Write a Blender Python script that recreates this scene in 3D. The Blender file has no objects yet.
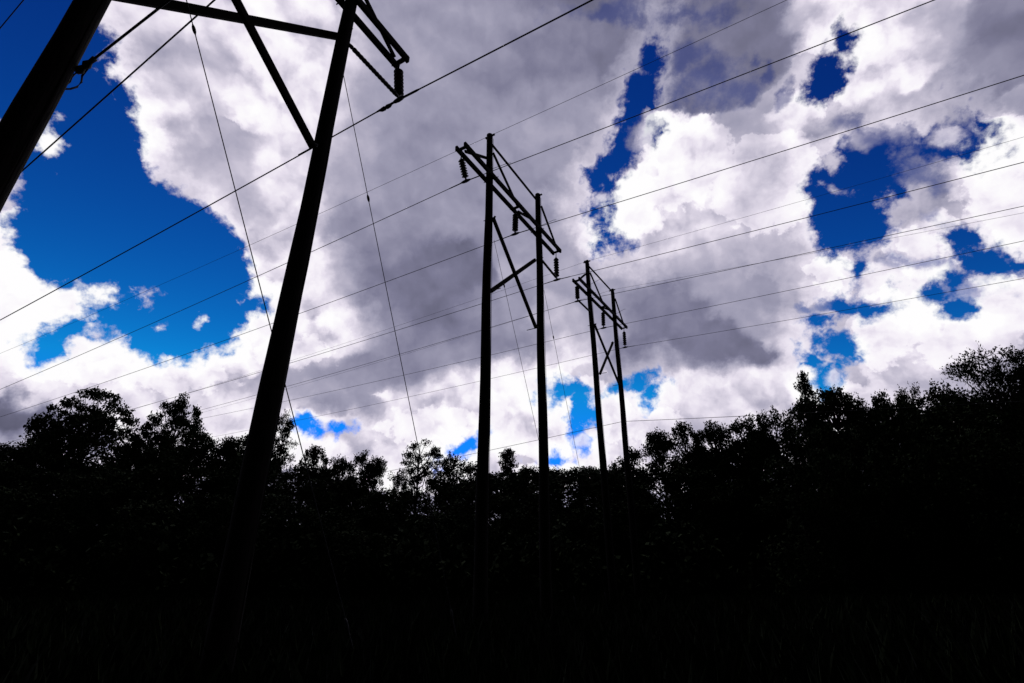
import bpy, math, random
import numpy as np
from mathutils import Vector, Matrix
R = math.radians
C = bpy.context.scene.collection
S = bpy.context.scene

# ------------------------------------------------------------------ camera
FPX, PITCH, EYE = 518.1, R(24.54), 1.6          # focal length in pixels of a 1024 px wide frame
cam_d = bpy.data.cameras.new('camera'); cam = bpy.data.objects.new('camera', cam_d); C.objects.link(cam)
cam_d.sensor_width = 36; cam_d.lens = FPX*36/1024; cam_d.clip_start = .05; cam_d.clip_end = 6000
cam.location = (0, 0, EYE); cam.rotation_euler = (math.pi/2 + PITCH, 0, 0)
S.camera = cam
S.view_settings.view_transform = 'Standard'; S.view_settings.look = 'None'
S.view_settings.gamma = 1; S.view_settings.exposure = 0; S.view_settings.use_curve_mapping = False
S.cycles.max_bounces = 3; S.cycles.diffuse_bounces = 2; S.cycles.glossy_bounces = 1

def ray(x, y):
    u = (x-512)/FPX; v = (341.5-y)/FPX
    return np.array([u, math.cos(PITCH)-v*math.sin(PITCH), math.sin(PITCH)+v*math.cos(PITCH)])
def onplane(x, y, P, az):       # sight line met with the upright plane through P of bearing az
    n = np.array([math.cos(az), -math.sin(az), 0]); d = ray(x, y); e = np.array([0, 0, EYE])
    return e + d*(n @ (np.array(P)-e))/(n @ d)

# ------------------------------------------------------------------ sky
SUN_AZ, SUN_EL = R(-14), R(62)                  # high in front, behind the cloud
world = bpy.data.worlds.new('World'); S.world = world; world.use_nodes = True; world.cycles.sampling_method = 'MANUAL'; world.cycles.sample_map_resolution = 256
nt = world.node_tree; nt.nodes.clear()
def node(t, **k):
    n = nt.nodes.new(t)
    for a, b in k.items(): setattr(n, a, b)
    return n
def link(a, b): nt.links.new(a, b)
def setin(sock, v):
    if hasattr(v, 'is_output'): link(v, sock)
    else: sock.default_value = v
def M(op, a, b=0., c=0., clamp=False):
    n = node('ShaderNodeMath', operation=op, use_clamp=clamp)
    setin(n.inputs[0], a); setin(n.inputs[1], b); setin(n.inputs[2], c)
    return n.outputs[0]
def V(op, a, b=(0, 0, 0), c=(0, 0, 0), s=None):
    n = node('ShaderNodeVectorMath', operation=op)
    setin(n.inputs[0], a); setin(n.inputs[1], b)
    if op == 'MULTIPLY_ADD': setin(n.inputs[2], c)
    if s is not None: setin(n.inputs['Scale'], s)
    return n.outputs['Value'] if op in ('DOT_PRODUCT', 'LENGTH') else n.outputs[0]
def smooth(x, a, b, lo=0., hi=1.):
    n = node('ShaderNodeMapRange', interpolation_type='SMOOTHSTEP', clamp=True)
    setin(n.inputs['Value'], x); setin(n.inputs['From Min'], a); setin(n.inputs['From Max'], b)
    n.inputs['To Min'].default_value = lo; n.inputs['To Max'].default_value = hi
    return n.outputs[0]
def noise(vec, scale, detail=6, rough=.55, out='Fac', typ='FBM', norm=True, dist=0):
    n = node('ShaderNodeTexNoise', noise_dimensions='2D', noise_type=typ, normalize=norm)
    link(vec, n.inputs['Vector']); n.inputs['Scale'].default_value = scale
    n.inputs['Detail'].default_value = detail; n.inputs['Roughness'].default_value = rough
    n.inputs['Distortion'].default_value = dist
    return n.outputs[out]

# the sky is charted on a plane touching the celestial sphere at az 0, el 24.5 (stereographic chart)
D0 = np.array([0, math.cos(PITCH), math.sin(PITCH)]); DX = np.array([1., 0, 0]); DU = np.array([0, -math.sin(PITCH), math.cos(PITCH)])
def chart(x, y):
    d = ray(x, y); d = d/np.linalg.norm(d)
    return np.array([2*(d @ DX)/(1+d @ D0), 2*(d @ DU)/(1+d @ D0)])
def ellipse(e):
    x, y, rx, ry, rot = (list(e)+[0])[:5]
    c = chart(x, y); a = R(rot); k = 2.
    ex = (chart(x+k*math.cos(a), y+k*math.sin(a))-c)/k*rx
    ey = (chart(x+k*math.sin(a), y-k*math.cos(a))-c)/k*ry
    return c, math.atan2(ex[1], ex[0]), np.linalg.norm(ex), np.linalg.norm(ey)
def mapped(vec, e):            # squared distance from an ellipse's centre in units of its half sizes; vec carries z = 1
    c, a, rx, ry = ellipse(e); ca, sa = math.cos(a), math.sin(a)
    u = V('DOT_PRODUCT', vec, (ca/rx, sa/rx, -(c[0]*ca+c[1]*sa)/rx))
    v = V('DOT_PRODUCT', vec, (-sa/ry, ca/ry, -(-c[0]*sa+c[1]*ca)/ry))
    return M('MULTIPLY_ADD', u, u, M('MULTIPLY', v, v)), min(rx, ry)
def dome(q): return M('SUBTRACT', 1, M('SQRT', q), clamp=True)

tc = node('ShaderNodeTexCoord'); d = tc.outputs['Generated']
den = M('ADD', V('DOT_PRODUCT', d, tuple(D0)), 1.0); den = M('MAXIMUM', den, .02)
cx = M('DIVIDE', M('MULTIPLY', V('DOT_PRODUCT', d, tuple(DX)), 2), den)
cy = M('DIVIDE', M('MULTIPLY', V('DOT_PRODUCT', d, tuple(DU)), 2), den)
cmb = node('ShaderNodeCombineXYZ'); link(cx, cmb.inputs[0]); link(cy, cmb.inputs[1]); cmb.inputs[2].default_value = 1; P0 = cmb.outputs[0]
flat = (1, 1, 0)
w1 = V('MULTIPLY', V('SUBTRACT', noise(P0, 5, 3, .5, 'Color'), (.5, .5, .5)), (.10, .10, 0))
w2 = V('MULTIPLY', V('SUBTRACT', noise(P0, 17, 5, .6, 'Color'), (.5, .5, .5)), (.060, .060, 0))
PW = V('ADD', V('ADD', P0, w1), w2)                     # coordinates stirred for the shading
PH = V('ADD', V('ADD', P0, V('MULTIPLY', w1, (.16, .16, 0))), V('MULTIPLY', w2, (.62, .62, 0)))   # and less for the openings

# clear openings in the cloud (centre, half sizes, tilt), and cloud scraps inside them
HOLES = [(28, 45, 84, 120), (85, 160, 66, 86), (152, 262, 104, 74, 32), (72, 235, 58, 50), (178, 317, 66, 42), (112, 326, 24, 13), (250, 307, 12, 9),
 (120, 95, 14, 14), (50, 345, 20, 17), (72, 328, 28, 8, -12),
 (649, 66, 8, 24, 5), (641, 98, 17, 26, 6), (646, 128, 14, 16, 20), (628, 138, 17, 30, 30), (612, 162, 16, 14), (601, 176, 14, 12), (605, 190, 11, 16), (598, 208, 10, 8), (610, 238, 14, 5, 35), (600, 246, 5, 6),
 (824, 78, 18, 24, 6), (845, 48, 3, 9, -20),
 (864, 158, 36, 22, -20), (842, 185, 36, 24), (850, 215, 36, 32), (838, 238, 22, 16), (872, 235, 16, 10), (857, 262, 5, 12), (880, 180, 24, 30), (905, 158, 24, 10, 10),
 (942, 151, 26, 9, 10), (968, 140, 9, 14, -30), (985, 122, 12, 4, 40), (930, 138, 22, 7, 15),
 (963, 240, 18, 12), (984, 262, 20, 13, 5), (1008, 258, 15, 6, 25), (972, 252, 12, 10), (956, 280, 9, 12), (961, 306, 12, 8), (935, 291, 15, 5, 5),
 (844, 306, 19, 8), (866, 306, 7, 4), (822, 320, 9, 4), (880, 312, 10, 4, -20),
 (836, 348, 24, 14, 12), (808, 362, 7, 12, -25), (829, 380, 11, 13, 20),
 (570, 391, 21, 7, 4), (580, 405, 11, 21, -6), (579, 428, 7, 9), (582, 443, 9, 8), (557, 393, 6, 8),
 (637, 383, 16, 7, -12), (652, 393, 5, 10, 20),
 (314, 429, 14, 6, 12), (338, 430, 9, 4), (300, 422, 7, 5), (462, 449, 16, 5, -32), (553, 458, 7, 3)]
SCRAPS = [(50, 138, 12, 20, 15), (62, 298, 64, 12, 0), (100, 296, 24, 14), (92, 331, 14, 7, 15), (8, 290, 26, 30), (594, 193, 7, 7), (104, 62, 8, 4, -20),
 (164, 181, 8, 4, -20), (818, 350, 5, 3, -30), (830, 366, 5, 11, 30), (826, 162, 14, 10, 30), (905, 205, 24, 12, 30), (842, 190, 12, 3, 20), (640, 140, 5, 14, 25),
 (146, 300, 4, 8), (158, 329, 3, 3), (203, 324, 3, 3)]
def field(vec, lst):
    acc = None
    for e in lst:
        v, r = mapped(vec, e)
        s = M('MULTIPLY_ADD', M('SQRT', v), r, -r)
        acc = s if acc is None else M('MINIMUM', acc, s)
    return acc
hole = field(PH, HOLES); scrap = field(PH, SCRAPS)
sd = M('MAXIMUM', hole, M('MULTIPLY', scrap, -1))
fine = noise(P0, 30, 6, .6)
billow = node('ShaderNodeTexVoronoi', voronoi_dimensions='2D', feature='F1', normalize=True)
link(V('ADD', P0, w2), billow.inputs['Vector']); billow.inputs['Scale'].default_value = 26; billow.inputs['Detail'].default_value = 2
billow.inputs['Roughness'].default_value = .55
sdn = M('ADD', M('SUBTRACT', sd, .004), M('MULTIPLY', M('SUBTRACT', fine, .5), .046))
sdn = M('ADD', sdn, M('MULTIPLY', M('SUBTRACT', .24, billow.outputs['Distance']), .030))
cover = smooth(sdn, -.011, .008)                        # 0 = open sky, 1 = cloud
wisp = smooth(M('ADD', sd, M('MULTIPLY', M('SUBTRACT', noise(PH, 22, 6, .66), .67), .19)), -.012, .022, 0, .55)   # torn vapour at the margins
cover = M('MAXIMUM', cover, wisp)
HAZE = [(645, 135, 26, 24, 20), (655, 118, 20, 12), (925, 170, 50, 26, 15), (950, 140, 44, 22, 15), (900, 130, 50, 20), (582, 440, 14, 14), (832, 380, 16, 14), (866, 140, 40, 20), (600, 196, 14, 10)]
hz = None
for e in HAZE:
    v, r = mapped(PH, e)
    g = dome(v)
    hz = g if hz is None else M('MAXIMUM', hz, g)
hz = smooth(M('ADD', hz, M('MULTIPLY', M('MULTIPLY', M('SUBTRACT', noise(P0, 18, 6, .62), .5), 2.2), smooth(hz, 0., .2))), .10, .85, 0, .72)
cover = M('MAXIMUM', cover, hz)

# thin veils: patches where the cloud is thin enough for the blue to come through
VEILS = [(715, 88, 60, 34, 12), (680, 60, 34, 36), (756, 66, 14, 18), (738, 90, 20, 24), (783, 84, 12, 16), (900, 140, 80, 28, 8), (925, 175, 46, 26, 10),
 (985, 115, 34, 20, 30), (860, 130, 50, 18, 10), (930, 210, 30, 18, 20), (905, 262, 60, 14, 0), (820, 305, 26, 12), (690, 15, 90, 22), (960, 285, 40, 20), (600, 8, 90, 20)]
veil = None
for e in VEILS:
    v, r = mapped(PW, e)
    g = dome(v)
    veil = g if veil is None else M('MAXIMUM', veil, g)
veil = M('MULTIPLY', smooth(M('ADD', veil, M('MULTIPLY', M('MULTIPLY', M('SUBTRACT', noise(P0, 15, 7, .62), .5), 1.6), smooth(veil, 0., .2))), .18, .95), .60)

# how thick / how bright the cloud is, region by region (centre, half sizes, brightness)
TONE = [(180, 50, 70, 50, .76), (135, 100, 40, 50, .84), (272, 70, 42, 50, .95), (320, 30, 40, 40, .84), (318, 95, 36, 60, .84), (215, 165, 50, 40, .70),
 (232, 215, 40, 30, .74), (160, 120, 30, 30, .84), (215, 30, 40, 22, .84), (300, 190, 40, 50, .84), (352, 150, 30, 60, .68), (400, 60, 60, 60, .60), (430, 130, 60, 60, .57), (395, 210, 60, 50, .55), (440, 215, 30, 30, .58),
 (430, 290, 60, 50, .42), (375, 275, 40, 40, .52), (500, 60, 60, 60, .52), (570, 50, 60, 50, .46), (560, 130, 50, 50, .60), (470, 25, 50, 30, .60),
 (620, 40, 40, 50, .48), (700, 50, 60, 40, .45), (752, 25, 40, 34, .46), (575, 200, 30, 40, .68), (620, 222, 34, 22, .93), (690, 145, 40, 30, .97), (655, 195, 36, 24, .93),
 (745, 130, 30, 26, .66), (720, 190, 36, 30, .86), (790, 120, 26, 30, .84), (825, 150, 18, 12, .8), (770, 185, 40, 30, .74), (745, 235, 50, 30, .74), (800, 240, 26, 34, .74),
 (690, 225, 34, 26, .86), (735, 150, 30, 28, .82), (700, 250, 50, 20, .76), (640, 262, 36, 20, .66), (820, 25, 34, 20, .80), (880, 50, 46, 34, .90), (860, 80, 20, 20, .82), (935, 30, 40, 30, .66), (1000, 40, 50, 40, .48), (900, 105, 40, 22, .68),
 (960, 85, 46, 26, .52), (1000, 150, 44, 36, .86), (1015, 205, 40, 30, .80), (925, 235, 26, 26, .82), (905, 280, 36, 20, .80), (1000, 300, 40, 28, .85),
 (925, 315, 30, 24, .92), (890, 345, 40, 26, .88), (960, 345, 50, 24, .80), (1010, 360, 40, 24, .70), (820, 280, 30, 16, .84), (700, 275, 40, 20, .64), (660, 305, 44, 24, .48),
 (690, 345, 60, 26, .44), (760, 300, 44, 26, .58), (790, 345, 24, 26, .70), (740, 385, 44, 24, .84), (780, 395, 40, 20, .90), (660, 360, 40, 20, .55), (690, 400, 44, 24, .82), (670, 430, 60, 16, .72), (740, 415, 40, 14, .78),
 (595, 300, 36, 40, .58), (545, 250, 30, 30, .62), (560, 330, 30, 30, .78), (500, 330, 50, 40, .54), (430, 350, 70, 30, .50), (520, 400, 50, 34, .93),
 (560, 430, 36, 24, .86), (460, 400, 60, 30, .92), (400, 425, 40, 24, .84), (430, 445, 60, 20, .95), (605, 410, 24, 34, .90), (610, 440, 40, 20, .86),
 (330, 275, 36, 26, .84), (290, 255, 30, 30, .86), (350, 325, 34, 24, .98), (385, 320, 24, 24, .62), (360, 372, 50, 16, .56), (310, 345, 50, 22, .80), (310, 385, 50, 16, .66), (350, 405, 40, 14, .56), (270, 315, 30, 26, .95), (235, 340, 50, 26, .97),
 (180, 365, 50, 22, .93), (130, 355, 40, 20, .97), (185, 388, 30, 12, .70), (160, 400, 70, 20, .90), (235, 400, 50, 20, .86), (300, 430, 40, 16, .84), (60, 385, 50, 20, .84), (40, 365, 40, 16, .95),
 (15, 340, 30, 30, .98), (20, 260, 40, 44, .99), (70, 300, 60, 24, .99), (50, 138, 26, 26, .93), (12, 412, 36, 18, .36), (70, 420, 40, 16, .58), (20, 440, 60, 16, .66), (60, 345, 40, 10, .96), (345, 440, 30, 14, .60),
 (60, 460, 90, 16, .75), (200, 450, 90, 20, .90), (330, 465, 80, 14, .92), (480, 475, 100, 14, .93), (600, 475, 80, 14, .92), (720, 450, 70, 16, .85), (830, 420, 50, 24, .85), (930, 395, 60, 24, .82), (1020, 390, 50, 20, .72),
 (638, 138, 16, 22, .52), (925, 165, 40, 18, .52), (700, 90, 40, 16, .48), (250, 262, 14, 16, .8), (505, 200, 40, 50, .56), (890, 190, 40, 30, .6), (835, 130, 30, 16, .6), (150, -20, 70, 26, .80), (420, -20, 120, 26, .58), (640, -20, 160, 26, .42), (880, -20, 80, 26, .82), (1020, -10, 50, 26, .5)]
wsum = .0004; REST = .05                        # REST: unseen sky overhead and behind, made dark so the land stays black
num = .0004*REST
v, r = mapped(PW, (512, 210, 900, 420)); g = M('SUBTRACT', 1, v, clamp=True)
num = M('MULTIPLY_ADD', g, .012*.66, num); wsum = M('MULTIPLY_ADD', g, .012, wsum)
for x, y, rx, ry, L in TONE:
    v, r = mapped(PW, (x, y, rx*1.4, ry*1.4))
    g = M('SUBTRACT', 1, v, clamp=True); g = M('MULTIPLY', g, g)
    num = M('MULTIPLY_ADD', g, L, num); wsum = M('ADD', g, wsum)
tone = M('DIVIDE', num, wsum)

# relief: billows brighter on the side towards the sun
sx, sy = .30, .95
offs = (sx*.028, sy*.028, 0)
PUFF = smooth(tone, .68, .92)
def lump(vec):
    n1 = noise(vec, 8, 4, .5)
    vv = node('ShaderNodeTexVoronoi', voronoi_dimensions='2D', feature='F1', normalize=True)
    link(V('ADD', vec, V('MULTIPLY', w2, (.5, .5, 0))), vv.inputs['Vector']); vv.inputs['Scale'].default_value = 17; vv.inputs['Detail'].default_value = 1.5; vv.inputs['Roughness'].default_value = .5
    n1 = M('SUBTRACT', n1, M('MULTIPLY', M('MULTIPLY', vv.outputs['Distance'], PUFF), .62))
    n2 = noise(V('ADD', vec, (3.7, 1.9, 0)), 20, 4, .5)
    return M('ADD', n1, M('MULTIPLY', n2, .45))
PL = V('ADD', P0, V('MULTIPLY', w2, (.45, .45, 0)))
relief = M('SUBTRACT', lump(PL), lump(V('ADD', PL, offs)))
mott = M('SUBTRACT', noise(PL, 10, 6, .55), .5)
lively = smooth(tone, .60, .88, .30, .92)                # sunlit heaps are crisp, the grey deck is soft
lum = M('ADD', M('ADD', tone, .03), M('MULTIPLY', M('MULTIPLY', relief, .62), lively))
lum = M('ADD', lum, M('MULTIPLY', M('MULTIPLY', mott, .36), lively))
HEAPS = [(768, 182, 58, 55), (695, 158, 44, 40, 10), (672, 190, 44, 24), (628, 212, 34, 24, 30), (684, 146, 26, 30), (1012, 150, 48, 42, 40), (1005, 185, 44, 40), (1018, 225, 30, 18),
 (905, 318, 44, 24, 28), (875, 345, 36, 26, 10), (925, 300, 22, 16), (985, 318, 54, 26, 10), (1005, 292, 36, 20, 30), (960, 350, 50, 24),
 (905, 245, 34, 18, 10), (925, 268, 30, 12), (826, 272, 24, 18),
 (180, 376, 56, 22), (225, 350, 34, 20), (120, 372, 40, 16), (60, 372, 40, 14), (15, 300, 34, 50), (560, 430, 20, 36), (615, 415, 22, 26), (655, 425, 30, 22), (300, 350, 40, 16), (430, 425, 50, 20)]
heap = field(PH, HEAPS)
hn = M('ADD', M('ADD', heap, M('MULTIPLY', M('SUBTRACT', fine, .5), .040)), M('MULTIPLY', M('SUBTRACT', billow.outputs['Distance'], .24), .036))
inside = smooth(hn, -.004, .004, 1., 0.)
crest = M('MULTIPLY', inside, smooth(hn, -.085, .0, 0., 1.))
below = M('MULTIPLY', M('SUBTRACT', 1, inside), smooth(hn, .0, .06, 1., 0.))
lum = M('ADD', lum, M('SUBTRACT', M('MULTIPLY', crest, .10), M('MULTIPLY', below, .035)))
rim = M('MULTIPLY', smooth(sdn, .0, .045, 1., 0.), smooth(sdn, -.02, .0))                       # thin sunlit margins round the openings
lum = M('ADD', lum, M('MULTIPLY', M('MULTIPLY', rim, .16), M('SUBTRACT', 1, M('MULTIPLY', veil, 1.3, clamp=True))))
ramp = node('ShaderNodeValToRGB'); link(M('MULTIPLY', lum, .88), ramp.inputs[0])
def lin(c): return tuple(((v/255+.055)/1.055)**2.4 if v > 10 else v/255/12.92 for v in c)+(1,)
stops = [(p*.88, c) for p, c in ((0, (12, 11, 16)), (.2, (46, 45, 58)), (.35, (86, 86, 106)), (.5, (124, 123, 148)), (.62, (158, 156, 178)), (.75, (193, 188, 206)), (.88, (230, 223, 237)), (.97, (247, 242, 250)), (1.1, (255, 254, 255)))]
cr = ramp.color_ramp
while len(cr.elements) < len(stops): cr.elements.new(.5)
for el, (p, c) in zip(cr.elements, stops): el.position = p
for el, (p, c) in zip(cr.elements, stops): el.color = lin(c)

sky = node('ShaderNodeTexSky', sky_type='NISHITA'); sky.sun_disc = False
sky.sun_elevation = SUN_EL; sky.sun_rotation = SUN_AZ; sky.air_density = 1.0; sky.dust_density = .2; sky.ozone_density = 3; sky.altitude = 5000
sc_ = V('SCALE', sky.outputs[0], s=.1)
gm = node('ShaderNodeGamma'); link(sc_, gm.inputs[0]); gm.inputs[1].default_value = 1.8   # contrasty, saturated print
g1 = V('MULTIPLY', gm.outputs[0], (.16, 1.3, 1.3)); sx3 = node('ShaderNodeSeparateXYZ'); link(g1, sx3.inputs[0])
cb3 = node('ShaderNodeCombineXYZ'); link(M('MULTIPLY', sx3.outputs[0], 12), cb3.inputs[0])
link(M('MINIMUM', M('MULTIPLY', M('POWER', sx3.outputs[1], 2.1), 450), 2.5), cb3.inputs[1]); link(M('MULTIPLY', M('POWER', sx3.outputs[2], 1.32), 34.5), cb3.inputs[2]); tint = cb3.outputs[0]
STR = .1
cl = V('SCALE', ramp.outputs[0], s=1/STR)
vn = node('ShaderNodeMix', data_type='RGBA'); link(M('MULTIPLY', cover, M('SUBTRACT', 1, veil)), vn.inputs[0])
link(tint, vn.inputs[6]); link(cl, vn.inputs[7])
bg = node('ShaderNodeBackground'); link(vn.outputs[2], bg.inputs['Color']); bg.inputs['Strength'].default_value = STR
out = node('ShaderNodeOutputWorld'); link(bg.outputs[0], out.inputs['Surface'])

sun_d = bpy.data.lights.new('sun', 'SUN'); sun = bpy.data.objects.new('sun', sun_d); C.objects.link(sun)
sun_d.energy = .5; sun_d.angle = R(12); sun_d.color = (1, .95, .88)
sv = Vector((math.sin(SUN_AZ)*math.cos(SUN_EL), math.cos(SUN_AZ)*math.cos(SUN_EL), math.sin(SUN_EL)))
sun.rotation_euler = sv.to_track_quat('Z', 'Y').to_euler(); sun.location = (0, 0, 60)
# ------------------------------------------------------------------ materials
def mat(name, c1, c2, scale=4, rough=.9, stretch=(1, 1, 1), spec=.2, bump=0):
    m = bpy.data.materials.new(name); m.use_nodes = True; t = m.node_tree; b = t.nodes['Principled BSDF']
    tcn = t.nodes.new('ShaderNodeTexCoord'); mp = t.nodes.new('ShaderNodeMapping'); mp.inputs['Scale'].default_value = stretch
    n = t.nodes.new('ShaderNodeTexNoise'); n.inputs['Scale'].default_value = scale; n.inputs['Detail'].default_value = 5
    r = t.nodes.new('ShaderNodeValToRGB'); r.color_ramp.elements[0].position = .35; r.color_ramp.elements[1].position = .65
    r.color_ramp.elements[0].color = (*c1, 1); r.color_ramp.elements[1].color = (*c2, 1)
    t.links.new(tcn.outputs['Object'], mp.inputs[0]); t.links.new(mp.outputs[0], n.inputs['Vector'])
    t.links.new(n.outputs['Fac'], r.inputs[0]); t.links.new(r.outputs[0], b.inputs['Base Color'])
    b.inputs['Roughness'].default_value = rough; b.inputs['Specular IOR Level'].default_value = spec
    if bump:
        bp = t.nodes.new('ShaderNodeBump'); bp.inputs['Strength'].default_value = bump; bp.inputs['Distance'].default_value = .02
        t.links.new(n.outputs['Fac'], bp.inputs['Height']); t.links.new(bp.outputs[0], b.inputs['Normal'])
    return m
WOOD = mat('creosoted_timber', (.006, .005, .004), (.014, .010, .008), 6, .95, (6, 6, .6), .1, .6)
BEAM = mat('weathered_beam', (.008, .006, .005), (.017, .013, .010), 8, .95, (1, 1, 1), .1, .5)
STEEL = mat('dull_galvanised_steel', (.05, .05, .05), (.09, .09, .09), 20, .75, spec=.3)
PORC = mat('brown_porcelain', (.020, .010, .007), (.032, .016, .010), 12, .5, spec=.3)
WIRE = mat('weathered_conductor', (.03, .03, .032), (.05, .05, .052), 30, .8, spec=.2)
BARK = mat('dark_bark', (.018, .014, .011), (.035, .027, .02), 5, .95, (2, 2, .5), .1)
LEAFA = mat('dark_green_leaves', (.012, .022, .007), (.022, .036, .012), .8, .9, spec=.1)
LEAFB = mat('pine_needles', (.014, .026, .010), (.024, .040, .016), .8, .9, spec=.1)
SOIL = mat('dark_turf_soil', (.007, .008, .004), (.014, .016, .008), .6, 1, spec=.0)
GRASS = mat('rank_grass', (.005, .009, .003), (.010, .015, .005), .7, .95, spec=.05)

# ------------------------------------------------------------------ mesh helpers
class MB:
    def __init__(s): s.v = []; s.f = []; s.n = 0
    def add(s, v, f):
        s.v.append(np.asarray(v, float)); s.f += [tuple(int(i)+s.n for i in q) for q in f]; s.n += len(v)
    def tube(s, pts, rad, sides=8, cap=True):
        pts = np.asarray(pts, float); n = len(pts); rad = np.broadcast_to(rad, (n,))
        t = np.gradient(pts, axis=0); t /= np.linalg.norm(t, axis=1)[:, None]+1e-12
        ref = np.array([0, 0, 1.]) if abs(t[:, 2]).mean() < .8 else np.array([1., 0, 0])
        u = np.cross(t, ref); u /= np.linalg.norm(u, axis=1)[:, None]; w = np.cross(t, u)
        a = np.arange(sides)*2*math.pi/sides
        v = pts[:, None]+rad[:, None, None]*(np.cos(a)[None, :, None]*u[:, None]+np.sin(a)[None, :, None]*w[:, None])
        f = [(i*sides+j, i*sides+(j+1) % sides, (i+1)*sides+(j+1) % sides, (i+1)*sides+j) for i in range(n-1) for j in range(sides)]
        if cap: f += [tuple(range(sides))[::-1], tuple(range((n-1)*sides, n*sides))]
        s.add(v.reshape(-1, 3), f); return s
    def beam(s, a, b, w, h, up=(0, 0, 1), ch=.15):           # sawn timber with chamfered corners
        a = np.array(a, float); b = np.array(b, float); t = (b-a)/np.linalg.norm(b-a)
        x = np.cross(t, up); x /= np.linalg.norm(x); y = np.cross(x, t); c = ch*min(w, h)
        sec = [(-w/2+c, -h/2), (w/2-c, -h/2), (w/2, -h/2+c), (w/2, h/2-c), (w/2-c, h/2), (-w/2+c, h/2), (-w/2, h/2-c), (-w/2, -h/2+c)]
        v = [p+x*q[0]+y*q[1] for p in (a, b) for q in sec]
        s.add(v, [(j, (j+1) % 8, 8+(j+1) % 8, 8+j) for j in range(8)]+[tuple(range(8))[::-1], tuple(range(8, 16))]); return s
    def lathe(s, a, b, prof, sides=16):                      # prof: (fraction along a-b, radius)
        a = np.array(a, float); b = np.array(b, float)
        s.tube(np.array([a+(b-a)*p[0] for p in prof]), np.array([p[1] for p in prof]), sides); return s
    def build(s, name, m, parent=None, smooth=False, origin=None):
        v = np.concatenate(s.v) if s.v else np.zeros((0, 3))
        o0 = np.array(parent.location) if parent is not None and parent.type == 'EMPTY' else (np.array(parent['_o']) if parent is not None and '_o' in parent else np.zeros(3))
        if origin is not None: o0 = np.array(origin, float)
        me = bpy.data.meshes.new(name); me.from_pydata((v-o0).tolist(), [], s.f); me.materials.append(m)
        if smooth: me.polygons.foreach_set('use_smooth', [True]*len(me.polygons))
        o = bpy.data.objects.new(name, me); C.objects.link(o)
        if parent is not None: o.parent = parent
        elif origin is not None: o.location = origin
        return o
def tag(o, label=None, cat=None, group=None, kind=None):
    for k, v in (('label', label), ('category', cat), ('group', group), ('kind', kind)):
        if v: o[k] = v
    return o
def thing(name, loc, label, cat, group=None):
    o = bpy.data.objects.new(name, None); C.objects.link(o); o.location = [float(v) for v in loc]; o.empty_display_size = .5
    return tag(o, label, cat, group)

# ------------------------------------------------------------------ ground
rng = np.random.default_rng(7)
def gz(x, y):
    r = np.hypot(x, y)
    return (.10*np.sin(x*.21+1)*np.cos(y*.17)+.18*np.sin(x*.06)*np.sin(y*.05+1))*np.clip(r/6, 0, 1)*np.clip((400-r)/300, 0, 1)
rr = np.concatenate([[0], np.geomspace(1, 3500, 70)]); na = 96
gv = [(0, 0, float(gz(0, 0)))]+[(r*math.cos(t), r*math.sin(t), float(gz(r*math.cos(t), r*math.sin(t)))) for r in rr[1:] for t in np.arange(na)*2*math.pi/na]
gf = [(0, 1+j, 1+(j+1) % na) for j in range(na)]+[(1+i*na+j, 1+(i+1)*na+j, 1+(i+1)*na+(j+1) % na, 1+i*na+(j+1) % na) for i in range(len(rr)-2) for j in range(na)]
g = MB(); g.add(gv, gf); tag(g.build('ground', SOIL, smooth=True), kind='structure')

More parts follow.
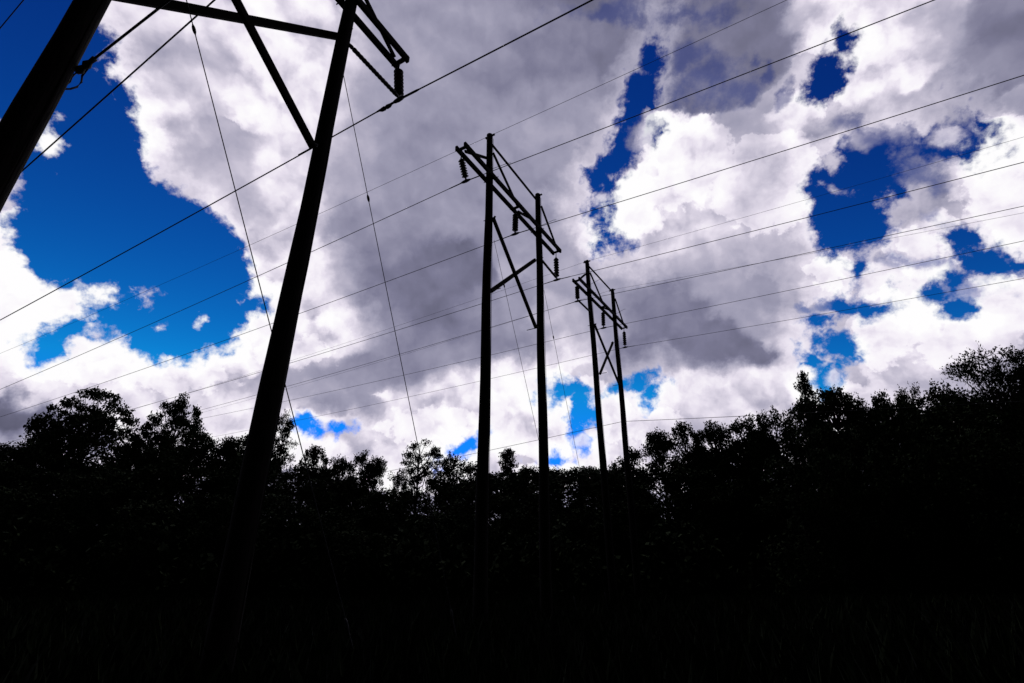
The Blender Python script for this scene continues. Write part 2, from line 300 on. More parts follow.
# ------------------------------------------------------------------ timber H-frame structures
AZ = R(30.0); A = np.array([math.sin(AZ), math.cos(AZ), 0]); Wd = np.array([math.cos(AZ), -math.sin(AZ), 0]); Z = np.array([0, 0, 1.])
PH = 3.9
CEN = [np.array([-4.954, 6.335, 12.937+EYE]), np.array([.161, 17.862, 14.499+EYE]), np.array([5.794, 29.194, 15.746+EYE])]
def pt(i, p): return onplane(p[0], p[1], CEN[i], AZ)
def uv(i, u, dz): return CEN[i]+A*u+Z*dz
def pole_r(z): return .128+(17.8-z)*.0046
SPEC = [
 dict(p=[((91.5, 0), (21, 127)), ((351.5, 0), (276, 370))], top=[None, None], aR=(402.7, 63.5), aL=None,
      x1=((236, 0), (313, 147)), x2=((143.5, 0), (340, 37)), ins=[None, None, ((398.5, 68), (399, 97))], strut=(2, (349.5, 45)),
      knee=[(-1.95, 1.05, -3.9, .05), (-1.95, 1.05, -.35, .05), (1.95, 1.35, 3.75, .0), (1.95, 1.05, .35, .05)], guys=[((189, 10), (302, 450), .13), ((343.5, 75), (417, 441), .22)], tie=None),
 dict(p=[((490, 140), (483, 470)), ((538, 200), (543.3, 460))], top=[(490.1, 135.3), (538.1, 195.1)], aL=(460.5, 146), aR=(557, 252.3),
      x1=((493, 217.5), (536, 328)), x2=((491, 291), (535, 260)), ins=[((461, 158), (465.8, 179)), ((515.6, 213), (515.1, 232)), ((556, 257), (556.8, 278))], strut=(2, (543, 261)),
      knee=[(-1.95, 1.05, -3.6, .1), (-1.95, 1.15, .0, .0), (1.95, .75, .35, .0), (1.95, 1.5, 3.9, .0)], guys=[((494, 240), (538.5, 439.5), .12), ((544, 290), (580, 470), .15)], tie=((493.5, 141), (542.8, 203))),
 dict(p=[((587.5, 270), (603, 465)), ((613, 300), (626.5, 455))], top=[(586.4, 260.5), (611.5, 288.8)], aL=(576, 279.3), aR=(624.3, 328),
      x1=((594.5, 324.3), (619.3, 384.6)), x2=((600, 373.7), (612.8, 342.5)), ins=[((577, 285.5), (577.6, 299.5)), ((603, 311.5), (603.5, 326.5)), ((624, 331), (625, 346))], strut=(0, (588.5, 310)),
      knee=[(-1.95, 1.2, -3.6, .1), (-1.95, 1.2, .1, .0), (1.95, .75, .2, .0), (1.95, 1.6, 3.8, .0)], guys=[], tie=((589, 263.5), (615, 292)))]
LAB = ['nearest and largest timber H-frame pylon, cut off by the top of the photo',
       'middle timber H-frame pylon, standing whole in the centre of the picture',
       'farthest and smallest timber H-frame pylon, the rightmost, above the trees']
ATT = []; POLES = []; ROOTS = []
def disc_string(a, b, parent, side=1):
    a = np.array(a); b = np.array(b); L = np.linalg.norm(b-a); n = 7
    prof = [(0, .03), (.05, .03)]
    for k in range(n):
        t0 = .07+.86*k/n; t1 = .07+.86*(k+1)/n; dt = t1-t0
        prof += [(t0, .075), (t0+dt*.12, .085), (t0+dt*.30, .09), (t0+dt*.55, .128), (t0+dt*.66, .13), (t0+dt*.72, .085), (t0+dt*.95, .07)]
    prof += [(.95, .03), (1, .03)]
    m = MB(); m.lathe(a, b, prof, 18); return m.build('insulator_string', PORC, parent, True)
for i, sp in enumerate(SPEC):
    c = CEN[i]; root = thing('transmission_pylon', (c[0], c[1], float(gz(c[0], c[1]))), LAB[i], 'pylon', 'timber H-frame pylons of the three parallel lines'); ROOTS.append(root)
    aR = pt(i, sp['aR']); aL = pt(i, sp['aL']) if sp['aL'] else aR-A*8.0
    AR, AL = (aR+(aL-aR)*0, aL)
    def arm(u): t = (u+4.0)/8.0; return AL+(AR-AL)*t
    pol = []
    for k in (0, 1):
        a, b = pt(i, sp['p'][k][0]), pt(i, sp['p'][k][1]); dz = a[2]-b[2]; s_ = (a-b)/dz
        if k == 0 and i == 0:      # only its foot half is seen: keep it plumb about the seen point
            s_ = s_*.6+Z*.4
        ztop = pt(i, sp['top'][k])[2] if sp['top'][k] else arm(0)[2]+2.2
        if sp['top'][k] is None and k == 1: ztop = arm(0)[2]+2.1
        def at(z, a=a, s_=s_): return a+s_*(z-a[2])
        zb = float(gz(*at(0)[:2]))-.3; zs = np.linspace(zb, ztop, 15)
        wob = [at(z)+Wd*.012*math.sin(z*.9+k+i)+A*.012*math.cos(z*.7+2*i) for z in zs]
        m = MB(); m.tube(wob+[at(ztop+.03)], [pole_r(z)*(1+.02*math.sin(z*2.1)) for z in zs]+[pole_r(ztop)*.75], 20)
        po = m.build('pole', WOOD, root, True); pol.append((at, ztop)); 
    POLES.append(pol)
    off = .19
    for sgn in (-1, 1):            # twin crossarm planks clasping the poles
        m = MB(); m.beam(AL+Wd*off*sgn, AR+Wd*off*sgn, .10, .21)
        ca = m.build('crossarm', BEAM, root)
        for P_ in (AL, AR):
            e = MB(); dd = A*(.06 if P_ is AR else -.06)
            e.beam(P_+Wd*off*sgn-dd*1.5, P_+Wd*off*sgn+dd*.3, .13, .245); e.build('end_plate', STEEL, ca)
    def on_pole(k, z): return pol[k][0](z)
    # bolts through pole and arms
    zA = arm(0)[2]
    for k, u in ((0, -1.95), (1, 1.95)):
        q = arm(u); m = MB(); m.tube([q-Wd*.34, q+Wd*.34], .016, 6); m.build('bolt', STEEL, root)
    for u in (-3.9, 0, 3.9):
        q = arm(u)-Z*.02; m = MB(); m.tube([q-Wd*.30, q+Wd*.30], .018, 6)
        m.beam(q-Wd*.13-Z*.02, q+Wd*.13-Z*.02, .12, .06); m.build('hanger_bolt', STEEL, root)
    # X brace between the poles
    for k, (qa, qb, sgn) in enumerate((sp['x1']+(1,), sp['x2']+(-1,))):
        ofp = c+Wd*sgn*.22; p0, p1 = onplane(*qa, ofp, AZ), onplane(*qb, ofp, AZ); tt = (p1-p0)/np.linalg.norm(p1-p0)
        if i == 0: p0 = p1-tt*((p1-c) @ A+1.95)/(tt @ A)
        m = MB(); m.beam(p0, p1, .16, .10, up=Wd); m.build('cross_brace', BEAM, root)
        for q in (p0, p1):
            m = MB(); m.tube([q-Wd*sgn*.42, q+Wd*sgn*.13], .015, 6); m.tube([q+Wd*sgn*.06, q+Wd*sgn*.10], .04, 8); m.build('bolt', STEEL, root)
    # knee braces from the poles down to the arms
    for j, (ku, kd, au, ad) in enumerate(sp['knee']):
        k = 0 if ku < 0 else 1; sgn = -1 if j % 2 == 0 else 1
        p0 = on_pole(k, zA+kd)+Wd*sgn*(pole_r(zA)+.03); p1 = arm(au)+Z*(ad+.02)+Wd*sgn*.08
        m = MB(); m.beam(p0, p1, .115, .07, up=Wd); m.build('knee_brace', BEAM, root)
    # tie between the pole tops
    ta = pt(i, sp['tie'][0]) if sp['tie'] else on_pole(0, pol[0][1]-.15)
    tb = pt(i, sp['tie'][1]) if sp['tie'] else on_pole(1, pol[1][1]-.15)
    ta = on_pole(0, ta[2])-Wd*.16; tb = on_pole(1, tb[2])-Wd*.16+A*.45
    m = MB(); m.beam(ta, tb, .07, .10); m.build('top_tie', BEAM, root)
    for k in (0, 1):               # shield wire clamp and lightning lead on each pole top
        q = on_pole(k, pol[k][1]-.06)
        m = MB(); m.beam(q-Wd*.22, q+Wd*.22, .08, .06); m.build('shield_wire_bracket', STEEL, root)
        q = on_pole(k, zA+.45); m = MB(); m.tube([q+A*.1, q+A*.6+Z*.5+Wd*.5, q+A*.7+Z*.55+Wd*.6], .01, 5); m.build('ground_lead', WOOD, root)
        zz = np.linspace(.4, pol[k][1]-.2, 24); m = MB()
        m.tube([on_pole(k, z)+Wd*(pole_r(z)+.012)*.9+A*(pole_r(z)+.012)*.45 for z in zz], .008, 5); m.build('ground_lead', WOOD, root)
    # insulator strings
    att = []
    for j, u in enumerate((-3.9, 0, 3.9)):
        if sp['ins'][j]: a_, b_ = pt(i, sp['ins'][j][0]), pt(i, sp['ins'][j][1])
        else: a_ = arm(u)-Z*.16; b_ = a_-Z*1.12
        st = disc_string(a_, b_, root)
        m = MB(); m.tube([a_+(a_-b_)*.0, arm(u)-Z*.03], .02, 6); m.build('shackle', STEEL, root)
        cl = b_-Z*.10; dd = -Wd
        m = MB(); m.beam(b_+Z*.02, cl, .05, .06, up=Wd); m.lathe(cl-Wd*.22, cl+Wd*.22, [(0, .02), (.25, .05), (.5, .06), (.75, .05), (1, .02)], 10); m.build('suspension_clamp', STEEL, root, True)
        att.append(cl)
    ATT.append(att)
    # rod insulator that holds one phase off the pole
    j, pp = sp['strut']; zq = pt(i, pp)[2]; k = 1 if j == 2 else 0; q0 = on_pole(k, zq); q1 = att[j]+Z*.08
    tt = (q1-q0)/np.linalg.norm(q1-q0); L = np.linalg.norm(q1-q0); r0 = pole_r(zq)-.02
    prof = [(0, .03), (.06, .05), (.08, .05), (.09, .035)]+[x for n_ in range(14) for x in ((.10+n_*.06, .052), (.115+n_*.06, .058), (.13+n_*.06, .058), (.145+n_*.06, .052))]+[(.95, .05), (1, .03)]
    m = MB(); m.lathe(q0+tt*r0, q1, prof, 12); m.build('rod_insulator', PORC, root, True)

# ------------------------------------------------------------------ guys, anchored beyond each pylon
GN = ['of the nearest pylon, from its left pole', 'of the nearest pylon, from its right pole', 'of the middle pylon, from its left pole', 'of the middle pylon, from its right pole']
n_ = 0
for i, sp in enumerate(SPEC):
    for k, (pa, pb, fr) in enumerate(sp['guys']):
        a, b = pt(i, pa), pt(i, pb); dv = (b-a)/(b[2]-a[2])
        if i == 0 and k == 0: a = a+dv*1.2
        zg = float(gz(*(b+dv*(0-b[2]))[:2])); gnd = b+dv*(zg-b[2]); root = thing('guy_wire', gnd, 'thin guy wire '+GN[n_]+' down to the right', 'guy wire', 'guy wires bracing the pylons'); n_ += 1
        t_ = (a-gnd)/np.linalg.norm(a-gnd)
        m = MB(); m.tube([gnd+(a-gnd)*s_ for s_ in np.linspace(.04, 1, 12)], .0085, 6); m.build('strand', WIRE, root)
        cpt = a+(gnd-a)*fr; m = MB(); m.lathe(cpt-t_*.09, cpt+t_*.09, [(0, .010), (.25, .026), (.5, .03), (.75, .026), (1, .010)], 10); m.build('strain_insulator', PORC, root, True)
        m = MB(); m.tube([gnd-t_*.3, gnd+t_*1.0], .014, 8); m.lathe(gnd+t_*.95, gnd+t_*1.15, [(0, .014), (.3, .03), (.7, .03), (1, .014)], 8); m.build('anchor_rod', STEEL, root)

# ------------------------------------------------------------------ overhead wires
KC = .0005
def span(P, az, obs, i, slope=None, length=150, n=46):
    dv = np.array([math.sin(az), math.cos(az), 0])
    if slope is None:
        X = [onplane(x, y, P, az) for x, y in obs]; t = np.array([(x-P) @ dv for x in X]); z = np.array([x[2]-P[2] for x in X])
        slope = float(-(t @ (z-KC*t*t))/(t @ t))
    t = np.geomspace(.25, length, n); t = np.concatenate([[0], t])
    return [P+dv*s_+Z*(-slope*s_+KC*s_*s_) for s_ in t], dv, slope
def wire(name, label, cat, group, P, rad, L=None, Rr=None, dL=3., dR=3., sL=None, sR=None, damper=True, clampm=True):
    P = np.array(P); pts = []
    root = thing(name, P, label, cat, group); dirs = []
    if L is not None:
        q, dv, s_ = span(P, AZ-math.pi/2-R(dL), L, 0, sL); pts += q[::-1]; dirs.append((dv, s_))
    if Rr is not None:
        q, dv, s_ = span(P, AZ+math.pi/2+R(dR), Rr, 0, sR, 110); pts += q[(1 if pts else 0):]; dirs.append((dv, s_))
    m = MB(); m.tube(pts, rad, 8); m.build('strand', WIRE, root, True)
    if damper:
        for kk, (dv, s_) in enumerate(dirs):
            tt = dv-Z*s_; tt /= np.linalg.norm(tt)
            m = MB(); m.lathe(P, P+tt*.75, [(0, rad*1.7), (.85, rad*1.6), (1, rad)], 10)
            m.build('armour_rods', WIRE, root, True)
            if P[1] > 12 or kk: continue
            c0 = P+tt*.42-Z*.03; m = MB(); m.lathe(c0-tt*.2, c0+tt*.2, [(0, .02), (.15, .05), (.4, .058), (.5, .04), (.6, .058), (.85, .05), (1, .02)], 10); m.build('vibration_damper', STEEL, root)
    return root
GW = 'phase conductors of the three parallel lines'
wire('power_line_wire', 'conductor on the right end of the nearest pylon, the thickest wire crossing the sky', 'power line wire', GW, ATT[0][2], .018, [(313, 149.4), (184.9, 220), (0, 319.6)], [(488.4, 54.9), (590.8, 0)])
P1M = onplane(213, 0, CEN[0], R(30-90-.6)); P2M = onplane(20, 173, CEN[0], R(30-90-.6))
wire('power_line_wire', 'conductor from the middle of the nearest pylon, running down behind its leaning left pole', 'power line wire', GW, ATT[0][1], .018, [(213, 0), (20, 173)], [], dL=.6, sR=.1)
wire('power_line_wire', 'conductor on the left end of the nearest pylon, passing above the top left corner', 'power line wire', GW, ATT[0][0], .018, [], [], sL=.1, sR=.1)
wire('power_line_wire', 'conductor hanging from the left end of the middle pylon', 'power line wire', GW, ATT[1][0], .0125, [(342, 237), (234, 287.7), (110, 340.8), (0, 390)], [(517.6, 159.2), (683, 97), (937, 0)])
wire('power_line_wire', 'conductor hanging from between the poles of the middle pylon', 'power line wire', GW, ATT[1][1], .0125, [(342, 298.7), (304, 311.5), (140, 370), (0, 417)], [(545, 223), (683, 181.5), (1024, 76)])
wire('power_line_wire', 'conductor hanging from the right end of the middle pylon', 'power line wire', GW, ATT[1][2], .0125, [(342, 347.3)], [(683, 250.5), (877, 200), (1024, 161)])
wire('power_line_wire', 'conductor hanging from the left end of the farthest pylon', 'power line wire', GW, ATT[2][0], .012, [(492, 331.6), (371, 361)], [(683, 284), (1024, 204)])
wire('power_line_wire', 'conductor hanging from between the poles of the farthest pylon', 'power line wire', GW, ATT[2][1], .012, [(342, 389)], [(683, 311.6), (1024, 241)])
wire('power_line_wire', 'conductor hanging from the right end of the farthest pylon', 'power line wire', GW, ATT[2][2], .012, [(492, 379), (342, 411)], [(683, 341), (1024, 277.6)])
SW = 'thin shield wires along the pole tops'
def ptop(i, k): return POLES[i][k][0](POLES[i][k][1]-.02)
wire('shield_wire', 'faint thin wire over the left pole top of the middle pylon', 'shield wire', SW, ptop(1, 0), .0075, [(342, 203), (234, 253), (128, 298.7)], [(683, 47.6), (787, 0)], damper=False)
wire('shield_wire', 'faint thin wire over the left pole top of the farthest pylon', 'shield wire', SW, ptop(2, 0), .007, [], [(683, 236.6), (807, 201), (1024, 135)], sL=.09, damper=False)
wire('shield_wire', 'faint thin wire over the right pole top of the farthest pylon', 'shield wire', SW, ptop(2, 1), .007, [], [(705, 275), (818, 251)], sL=.09, damper=False)
wire('shield_wire', 'faint thin wire crossing the extreme top left corner of the sky', 'shield wire', SW, ptop(0, 0), .010, [(22, 0), (0, 30)], [], dL=3, sR=.09, damper=False)
# low wire on the farthest pylon, and a cable dead-ended on the nearest one
PL_ = pt(2, (626, 421)); PL_ = PL_-Wd*.2
rt = wire('service_wire', 'single low wire just above the treetops, fixed to the right pole of the farthest pylon', 'service wire', None, PL_, .014, [(549.5, 437.5)], [(744.5, 416)], damper=False)
m = MB(); m.lathe(PL_-Wd*.1, PL_+Wd*.2, [(0, .03), (.5, .06), (1, .03)], 10); m.build('spool_insulator', PORC, rt)
s0 = onplane(77, 72.4, CEN[0], AZ); tgt = onplane(163, 5, s0, AZ+math.pi/2-R(6)); dv = (tgt-s0)/np.linalg.norm(tgt-s0)
rt = thing('service_cable', s0, 'stout cable dead-ended with a drooping loop on the leaning left pole of the nearest pylon', 'cable')
m = MB(); m.tube([s0+dv*t-Z*(.0)+Z*.0005*t*t for t in np.linspace(.1, 60, 30)], .016, 8); m.build('strand', WIRE, rt, True)
m = MB(); m.lathe(s0, s0+dv*.35, [(0, .03), (.2, .055), (.4, .03), (.55, .055), (.75, .03), (1, .035)], 12); m.build('dead_end_clamp', STEEL, rt, True)
lp = [s0+dv*.38]+[onplane(x, y, s0, AZ) for x, y in ((82, 76), (81.5, 82), (77, 87), (70, 89), (62, 89), (55, 87))]
m = MB(); m.tube(lp, .013, 8); m.build('jumper_loop', WIRE, rt, True)
lp = [onplane(x, y, s0, AZ) for x, y in ((76, 73), (72, 77), (70, 82), (66, 85), (58, 83))]
m = MB(); m.tube(lp, .010, 8); m.build('jumper_loop', WIRE, rt, True)

# ------------------------------------------------------------------ trees
def leaf_mesh(name, pos, size, m, rg, aspect=.55):
    n = len(pos); a = rg.normal(size=(n, 3)); a /= np.linalg.norm(a, axis=1)[:, None]
    b = np.cross(a, rg.normal(size=(n, 3))); b /= np.linalg.norm(b, axis=1)[:, None]
    s_ = (size*rg.uniform(.6, 1.35, n))[:, None]
    a = a*s_*.5; b = b*s_*.5*aspect
    v = np.stack([pos-a, pos+b*1.0-a*.1, pos+a, pos-b*1.0-a*.1], 1).reshape(-1, 3)
    me = bpy.data.meshes.new(name); me.vertices.add(4*n); me.vertices.foreach_set('co', v.astype(np.float32).ravel())
    me.loops.add(4*n); me.loops.foreach_set('vertex_index', np.arange(4*n, dtype=np.int32))
    me.polygons.add(n); me.polygons.foreach_set('loop_start', np.arange(0, 4*n, 4, dtype=np.int32)); me.polygons.foreach_set('loop_total', np.full(n, 4, dtype=np.int32))
    me.update(); me.validate(); me.materials.append(m); return me
def gen(kind, seed):               # a tree of unit height and unit crown width
    rg = np.random.default_rng(seed); H = 14.; cl = []     # clusters: centre, radius, flatness, leaves
    Wc = {'umbrella': 9., 'round': 8., 'pine': 6., 'spire': 4.6, 'twiggy': 9., 'shrub': 8., 'leafy': 6.}[kind]; hw = Wc/2
    if kind == 'umbrella':
        for k in range(140):
            r = math.sqrt(rg.uniform())*hw*.9; t = rg.uniform(0, 6.28); lay = rg.uniform(0, 1)**.6
            z = H*(.50+.46*lay*math.sqrt(max(0, 1-(r/hw)**2)))
            cl.append((np.array([r*math.cos(t), r*math.sin(t), z]), rg.uniform(.45, .85), .55, 105))
    elif kind in ('round', 'leafy'):
        for k in range(105 if kind == 'round' else 90):
            zf = rg.uniform(.12, .97); env = hw*math.sin(math.pi*min(1, max(.08, (zf+.12)/1.12)))**.5
            r = rg.uniform(.35, 1)**.6*env*.9; t = rg.uniform(0, 6.28)
            cl.append((np.array([r*math.cos(t), r*math.sin(t), H*zf]), rg.uniform(.55, 1.05), .7, 110))
        for k in range(9):         # shoots breaking the outline
            t = rg.uniform(0, 6.28); r = rg.uniform(0, .6)*hw; cl.append((np.array([r*math.cos(t), r*math.sin(t), H*rg.uniform(.86, .95)]), rg.uniform(.25, .5), 1.6, 55))
    elif kind == 'pine':
        for k in range(52):
            zf = rg.uniform(.55, .98); env = hw*(1-((zf-.72)/.32)**2)**.5 if abs(zf-.72) < .3 else hw*.4
            r = rg.uniform(.2, 1)*env; t = rg.uniform(0, 6.28)
            cl.append((np.array([r*math.cos(t), r*math.sin(t), H*zf]), rg.uniform(.5, .85), .45, 110))
        for k in range(6):
            t = rg.uniform(0, 6.28); r = hw*rg.uniform(.4, .9); cl.append((np.array([r*math.cos(t), r*math.sin(t), H*rg.uniform(.3, .5)]), .45, .45, 50))
    elif kind == 'spire':
        for k in range(95):
            zf = .12+.86*k/94; env = hw*(1.02-zf)**.55
            r = rg.uniform(.3, 1)*env; t = rg.uniform(0, 6.28)
            cl.append((np.array([r*math.cos(t), r*math.sin(t), H*zf-.15*r]), rg.uniform(.35, .62), .6, 90))
    elif kind == 'twiggy':
        for k in range(150):
            zf = rg.uniform(.2, .93); env = hw*math.sin(math.pi*(zf+.1)/1.2)**.5
            r = rg.uniform(.3, 1)**.6*env*.9; t = rg.uniform(0, 6.28)
            cl.append((np.array([r*math.cos(t), r*math.sin(t), H*zf]), rg.uniform(.5, .9), .8, 85))
    else:
        for k in range(80):
            zf = rg.uniform(.03, .95); env = hw*(1-max(0, zf-.3)**2*1.6)**.5
            r = rg.uniform(0, 1)**.5*env; t = rg.uniform(0, 6.28)
            cl.append((np.array([r*math.cos(t), r*math.sin(t), H*zf]), rg.uniform(.7, 1.2), .9, 100))
    pos = []; m = MB()
    lean = rg.normal(0, .25, 2); zt = H*(.93 if kind in ('pine', 'spire') else .8)
    def ax(z): return np.array([lean[0]*math.sin(z/H*2.5), lean[1]*math.sin(z/H*3.1), z])
    zs = np.linspace(0, zt, 10); m.tube([ax(z) for z in zs], [.24*(1-.86*z/H)+(.08 if z == 0 else 0) for z in zs], 9)
    for c, rc, fl, n in cl:
        c = c+np.append(ax(c[2])[:2], 0)*.6
        zb = max(H*.15, c[2]-np.hypot(c[0], c[1])*rg.uniform(.5, 1.)-.3); zb = min(zb, zt*.98); a = ax(zb); mid = (a+c)/2+np.array([0, 0, -.12*np.linalg.norm(c-a)])+rg.normal(0, .15, 3)
        m.tube([a, mid, c], [.065, .04, .018], 5, False)
        g_ = rg.normal(size=(n, 3)); g_ /= np.linalg.norm(g_, axis=1)[:, None]; rad = rg.uniform(0, 1, n)**.45
        p = g_*rad[:, None]*rc*np.array([1, 1, fl]); p += rg.normal(0, .1, (n, 3))*rc
        pos.append(c+p)
        nt_ = 5 if kind != 'twiggy' else 12
        for k in range(nt_):       # twigs poking past the leaves
            v = rg.normal(size=3); v[2] = abs(v[2])*.8 if c[2] > H*.6 else v[2]*.4; v /= np.linalg.norm(v); L = rc*rg.uniform(.8, 1.35)*(1.3 if kind == 'twiggy' else 1)
            e = c+v*L*np.array([1, 1, max(fl, .7)]); m.tube([c, (c+e)/2+rg.normal(0, .05, 3), e], [.02, .014, .006], 3, False)
            for s_ in (.7, .85, 1., 1.05): pos.append((c+(e-c)*s_+rg.normal(0, .07, 3))[None])
    pos = np.concatenate(pos)
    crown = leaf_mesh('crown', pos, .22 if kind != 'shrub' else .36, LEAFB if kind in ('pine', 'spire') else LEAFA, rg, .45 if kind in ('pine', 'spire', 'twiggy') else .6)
    t = m.build('trunk', BARK); tm = t.data; bpy.data.objects.remove(t)
    top = np.percentile(pos[:, 2], 99.85); half = (np.percentile(pos[:, 0], 99)-np.percentile(pos[:, 0], 1))/2
    return crown, tm, top, half
PROTO = {}
for kind, seeds in (('umbrella', (11, 12)), ('round', (21, 22, 23, 24)), ('leafy', (31, 32, 33)), ('pine', (41, 42)), ('spire', (51, 52)), ('twiggy', (61,)), ('shrub', (71, 72, 73))):
    PROTO[kind] = [gen(kind, s_) for s_ in seeds]
NAMES = {'umbrella': ('broad_tree', 'tree'), 'round': ('broadleaf_tree', 'tree'), 'leafy': ('young_tree', 'tree'), 'pine': ('pine_tree', 'pine tree'), 'spire': ('cedar_tree', 'conifer'), 'twiggy': ('broadleaf_tree', 'tree'), 'shrub': ('broadleaf_tree', 'tree')}
cnt = {}
rs = random.Random(5)
def tree(px, py, wpx, kind, D, label, group=None, var=None, rot=None):
    d_ = ray(px, py); x = D*d_[0]/d_[1]; top = EYE+D*d_[2]/d_[1]; zg = float(gz(x, D))
    fw = D*math.cos(PITCH)+(top-EYE)*math.sin(PITCH); half = wpx/2*fw/FPX*(1.3 if kind in ('leafy', 'round') else .94)
    k = cnt.get(kind, 0); cnt[kind] = k+1
    cr_, tr_, t_, h_ = PROTO[kind][(k if var is None else var) % len(PROTO[kind])]
    nm, cat = NAMES[kind]; root = thing(nm, (x, D, zg-.05), label, cat, group)
    root.scale = (half/h_, half/h_, (top-zg)/t_); root.rotation_euler = (0, 0, rs.uniform(0, 6.28) if rot is None else rot)
    for n_, me in (('crown', cr_), ('trunk', tr_)):
        o = bpy.data.objects.new(n_, me); C.objects.link(o); o.parent = root
    return root
GT = 'trees along the far edge of the clearing'
SKY = [
 (8, 444, 50, 'round', 50, 'low ragged tree at the extreme left of the tree line'),
 (38, 441, 46, 'leafy', 47, 'low tree just left of the big domed tree on the left'),
 (102, 390, 84, 'umbrella', 52, 'big domed tree with sky showing through its crown, the tallest on the left'),
 (66, 438, 40, 'leafy', 50, 'small tree filling in under the left flank of the big domed tree'),
 (130, 440, 50, 'round', 49, 'small tree under the right flank of the big domed tree'),
 (183, 395, 58, 'umbrella', 50, 'second domed tree, right of the biggest one on the left'),
 (160, 441, 40, 'leafy', 47, 'low tree filling the dip between the two domed trees on the left'),
 (205, 434, 40, 'round', 46, 'lower bushy tree at the right foot of the second domed tree'),
 (234, 437, 32, 'leafy', 48, 'small low tree just left of the foot of the nearest pylon'),
 (284, 413, 32, 'pine', 48, 'tree peeping out right beside the foot of the nearest pylon'),
 (262, 436, 50, 'round', 50, 'low tree hidden behind the foot of the nearest pylon'),
 (318, 446, 32, 'leafy', 46, 'small spiky tree by the little patch of blue sky low on the left'),
 (342, 457, 34, 'round', 48, 'low rounded tree between the nearest pylon and the gap in the trees'),
 (364, 451, 24, 'leafy', 46, 'pointed young tree, left one of the pair beside the gap in the tree line'),
 (378, 457, 20, 'leafy', 45, 'pointed young tree, right one of the pair beside the gap in the tree line'),
 (420, 441, 44, 'pine', 52, 'lone pine with a bare stem and flat crown, left of the middle pylon'),
 (402, 474, 20, 'leafy', 47, 'low bush-like tree at the left foot of the lone pine'),
 (454, 455, 40, 'round', 50, 'rounded tree between the lone pine and the middle pylon'),
 (474, 462, 30, 'leafy', 47, 'low tree touching the left side of the middle pylon'),
 (509, 448, 34, 'spire', 49, 'dark cone-shaped conifer between the two poles of the middle pylon'),
 (530, 467, 36, 'round', 52, 'low tree beside the right pole of the middle pylon'),
 (556, 469, 36, 'leafy', 50, 'low tree right of the middle pylon'),
 (590, 468, 34, 'leafy', 52, 'low tree behind the left pole of the farthest pylon'),
 (612, 464, 26, 'round', 50, 'low tree between the poles of the farthest pylon'),
 (632, 448, 30, 'leafy', 46, 'tree behind the foot of the right pole of the farthest pylon'),
 (658, 431, 34, 'leafy', 45, 'spiky leafy tree just right of the farthest pylon'),
 (683, 422, 34, 'leafy', 44, 'narrow ragged tree second to the right of the farthest pylon'),
 (712, 423, 48, 'round', 44, 'rounded tree where the tree line starts to climb on the right'),
 (742, 417, 40, 'leafy', 43, 'bushy tree at the right end of the low wire'),
 (768, 411, 46, 'round', 42, 'dense flat-topped tree left of the tall narrow tree'),
 (800, 373, 28, 'spire', 43, 'tall narrow tree standing above its neighbours on the right'),
 (800, 402, 44, 'round', 42, 'bushy tree wrapped around the foot of the tall narrow tree'),
 (828, 389, 40, 'leafy', 42, 'tree directly right of the tall narrow tree'),
 (852, 396, 40, 'round', 42, 'lower rounded tree in the dip right of centre on the right side'),
 (876, 394, 30, 'leafy', 41, 'small tree with a pointed tuft left of the small flat-topped pine'),
 (902, 386, 36, 'pine', 41, 'small flat-topped pine on the right'),
 (894, 402, 54, 'round', 40, 'bushy tree below the small flat-topped pine'),
 (938, 384, 44, 'leafy', 40, 'loose leafy tree against the left of the big twiggy tree'),
 (984, 354, 88, 'twiggy', 38, 'big twiggy tree with fine branches, the tallest on the right'),
 (950, 396, 60, 'round', 41, 'bushy tree at the left foot of the big twiggy tree'),
 (1018, 368, 50, 'round', 38, 'dense tree at the extreme right of the tree line'),
]
for s_ in SKY: tree(*s_, group=GT)
def skyline(px):
    xs = [-80, 0, 60, 220, 250, 340, 386, 396, 470, 600, 640, 720, 800, 900, 1000, 1110]; ys = [472, 472, 474, 472, 474, 488, 505, 505, 490, 486, 482, 460, 438, 425, 414, 402]
    return float(np.interp(px, xs, ys))
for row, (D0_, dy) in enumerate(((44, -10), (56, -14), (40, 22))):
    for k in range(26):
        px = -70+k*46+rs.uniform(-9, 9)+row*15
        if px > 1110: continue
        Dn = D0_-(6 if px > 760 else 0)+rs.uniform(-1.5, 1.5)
        tree(px, skyline(px)+dy+rs.uniform(-8, 8), rs.uniform(56, 78), 'shrub' if k % 2 or row == 2 else 'round', Dn, 'lower tree lost in the solid black of the wood beneath the skyline', 'lower trees merged into the black wood')
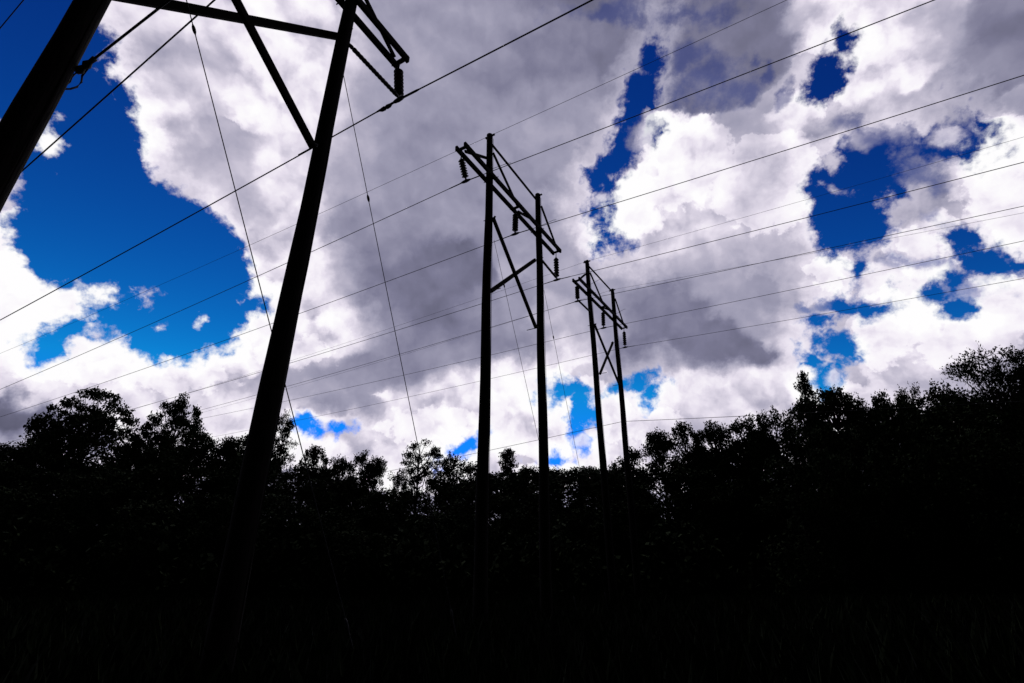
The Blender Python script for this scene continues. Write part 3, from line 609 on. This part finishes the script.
# undergrowth that closes the foot of the wood
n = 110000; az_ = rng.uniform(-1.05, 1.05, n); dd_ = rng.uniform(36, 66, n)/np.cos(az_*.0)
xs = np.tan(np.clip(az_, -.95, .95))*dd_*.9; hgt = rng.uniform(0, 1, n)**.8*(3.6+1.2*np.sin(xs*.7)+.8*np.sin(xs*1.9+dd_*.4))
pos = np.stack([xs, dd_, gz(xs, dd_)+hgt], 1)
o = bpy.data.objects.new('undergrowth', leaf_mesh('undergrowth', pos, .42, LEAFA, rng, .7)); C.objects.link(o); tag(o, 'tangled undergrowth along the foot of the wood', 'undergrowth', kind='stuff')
n = 60000; az_ = rng.uniform(-1.0, 1.0, n); dd_ = rng.uniform(70, 84, n); xs = np.tan(az_)*dd_
pos = np.stack([xs, dd_, rng.uniform(0, 1, n)*(8.5+1.5*np.sin(xs*.25)+np.clip(xs*.06, 0, 3))], 1)
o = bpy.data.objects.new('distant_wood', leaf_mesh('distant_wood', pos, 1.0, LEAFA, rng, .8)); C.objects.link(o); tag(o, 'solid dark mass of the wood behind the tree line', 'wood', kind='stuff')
# rank grass of the clearing
n = 70000; dd_ = 1.2+44*rng.uniform(0, 1, n)**1.1; th = rng.uniform(-1.2, 1.2, n); x = dd_*np.sin(th); y = dd_*np.cos(th)
h = rng.uniform(.25, .8, n)*np.clip(.3+dd_/10, .3, 1.2); wv = rng.uniform(.008, .02, n)*(1+dd_/12); ph = rng.uniform(0, 6.28, n); ln = rng.normal(0, .22, (n, 2))*h[:, None]; z = gz(x, y)-.02
v = np.stack([np.stack([x-wv*np.cos(ph), y-wv*np.sin(ph), z], 1), np.stack([x+wv*np.cos(ph), y+wv*np.sin(ph), z], 1), np.stack([x+ln[:, 0]*.35+wv*.7*np.cos(ph), y+ln[:, 1]*.35+wv*.7*np.sin(ph), z+h*.6], 1), np.stack([x+ln[:, 0], y+ln[:, 1], z+h], 1)], 1).reshape(-1, 3)
me = bpy.data.meshes.new('tall_grass'); me.vertices.add(4*n); me.vertices.foreach_set('co', v.astype(np.float32).ravel()); me.loops.add(4*n); me.loops.foreach_set('vertex_index', np.arange(4*n, dtype=np.int32))
me.polygons.add(n); me.polygons.foreach_set('loop_start', np.arange(0, 4*n, 4, dtype=np.int32)); me.polygons.foreach_set('loop_total', np.full(n, 4, dtype=np.int32)); me.update(); me.materials.append(GRASS)
o = bpy.data.objects.new('tall_grass', me); C.objects.link(o); tag(o, 'rank grass covering the dark clearing', 'grass', kind='stuff')
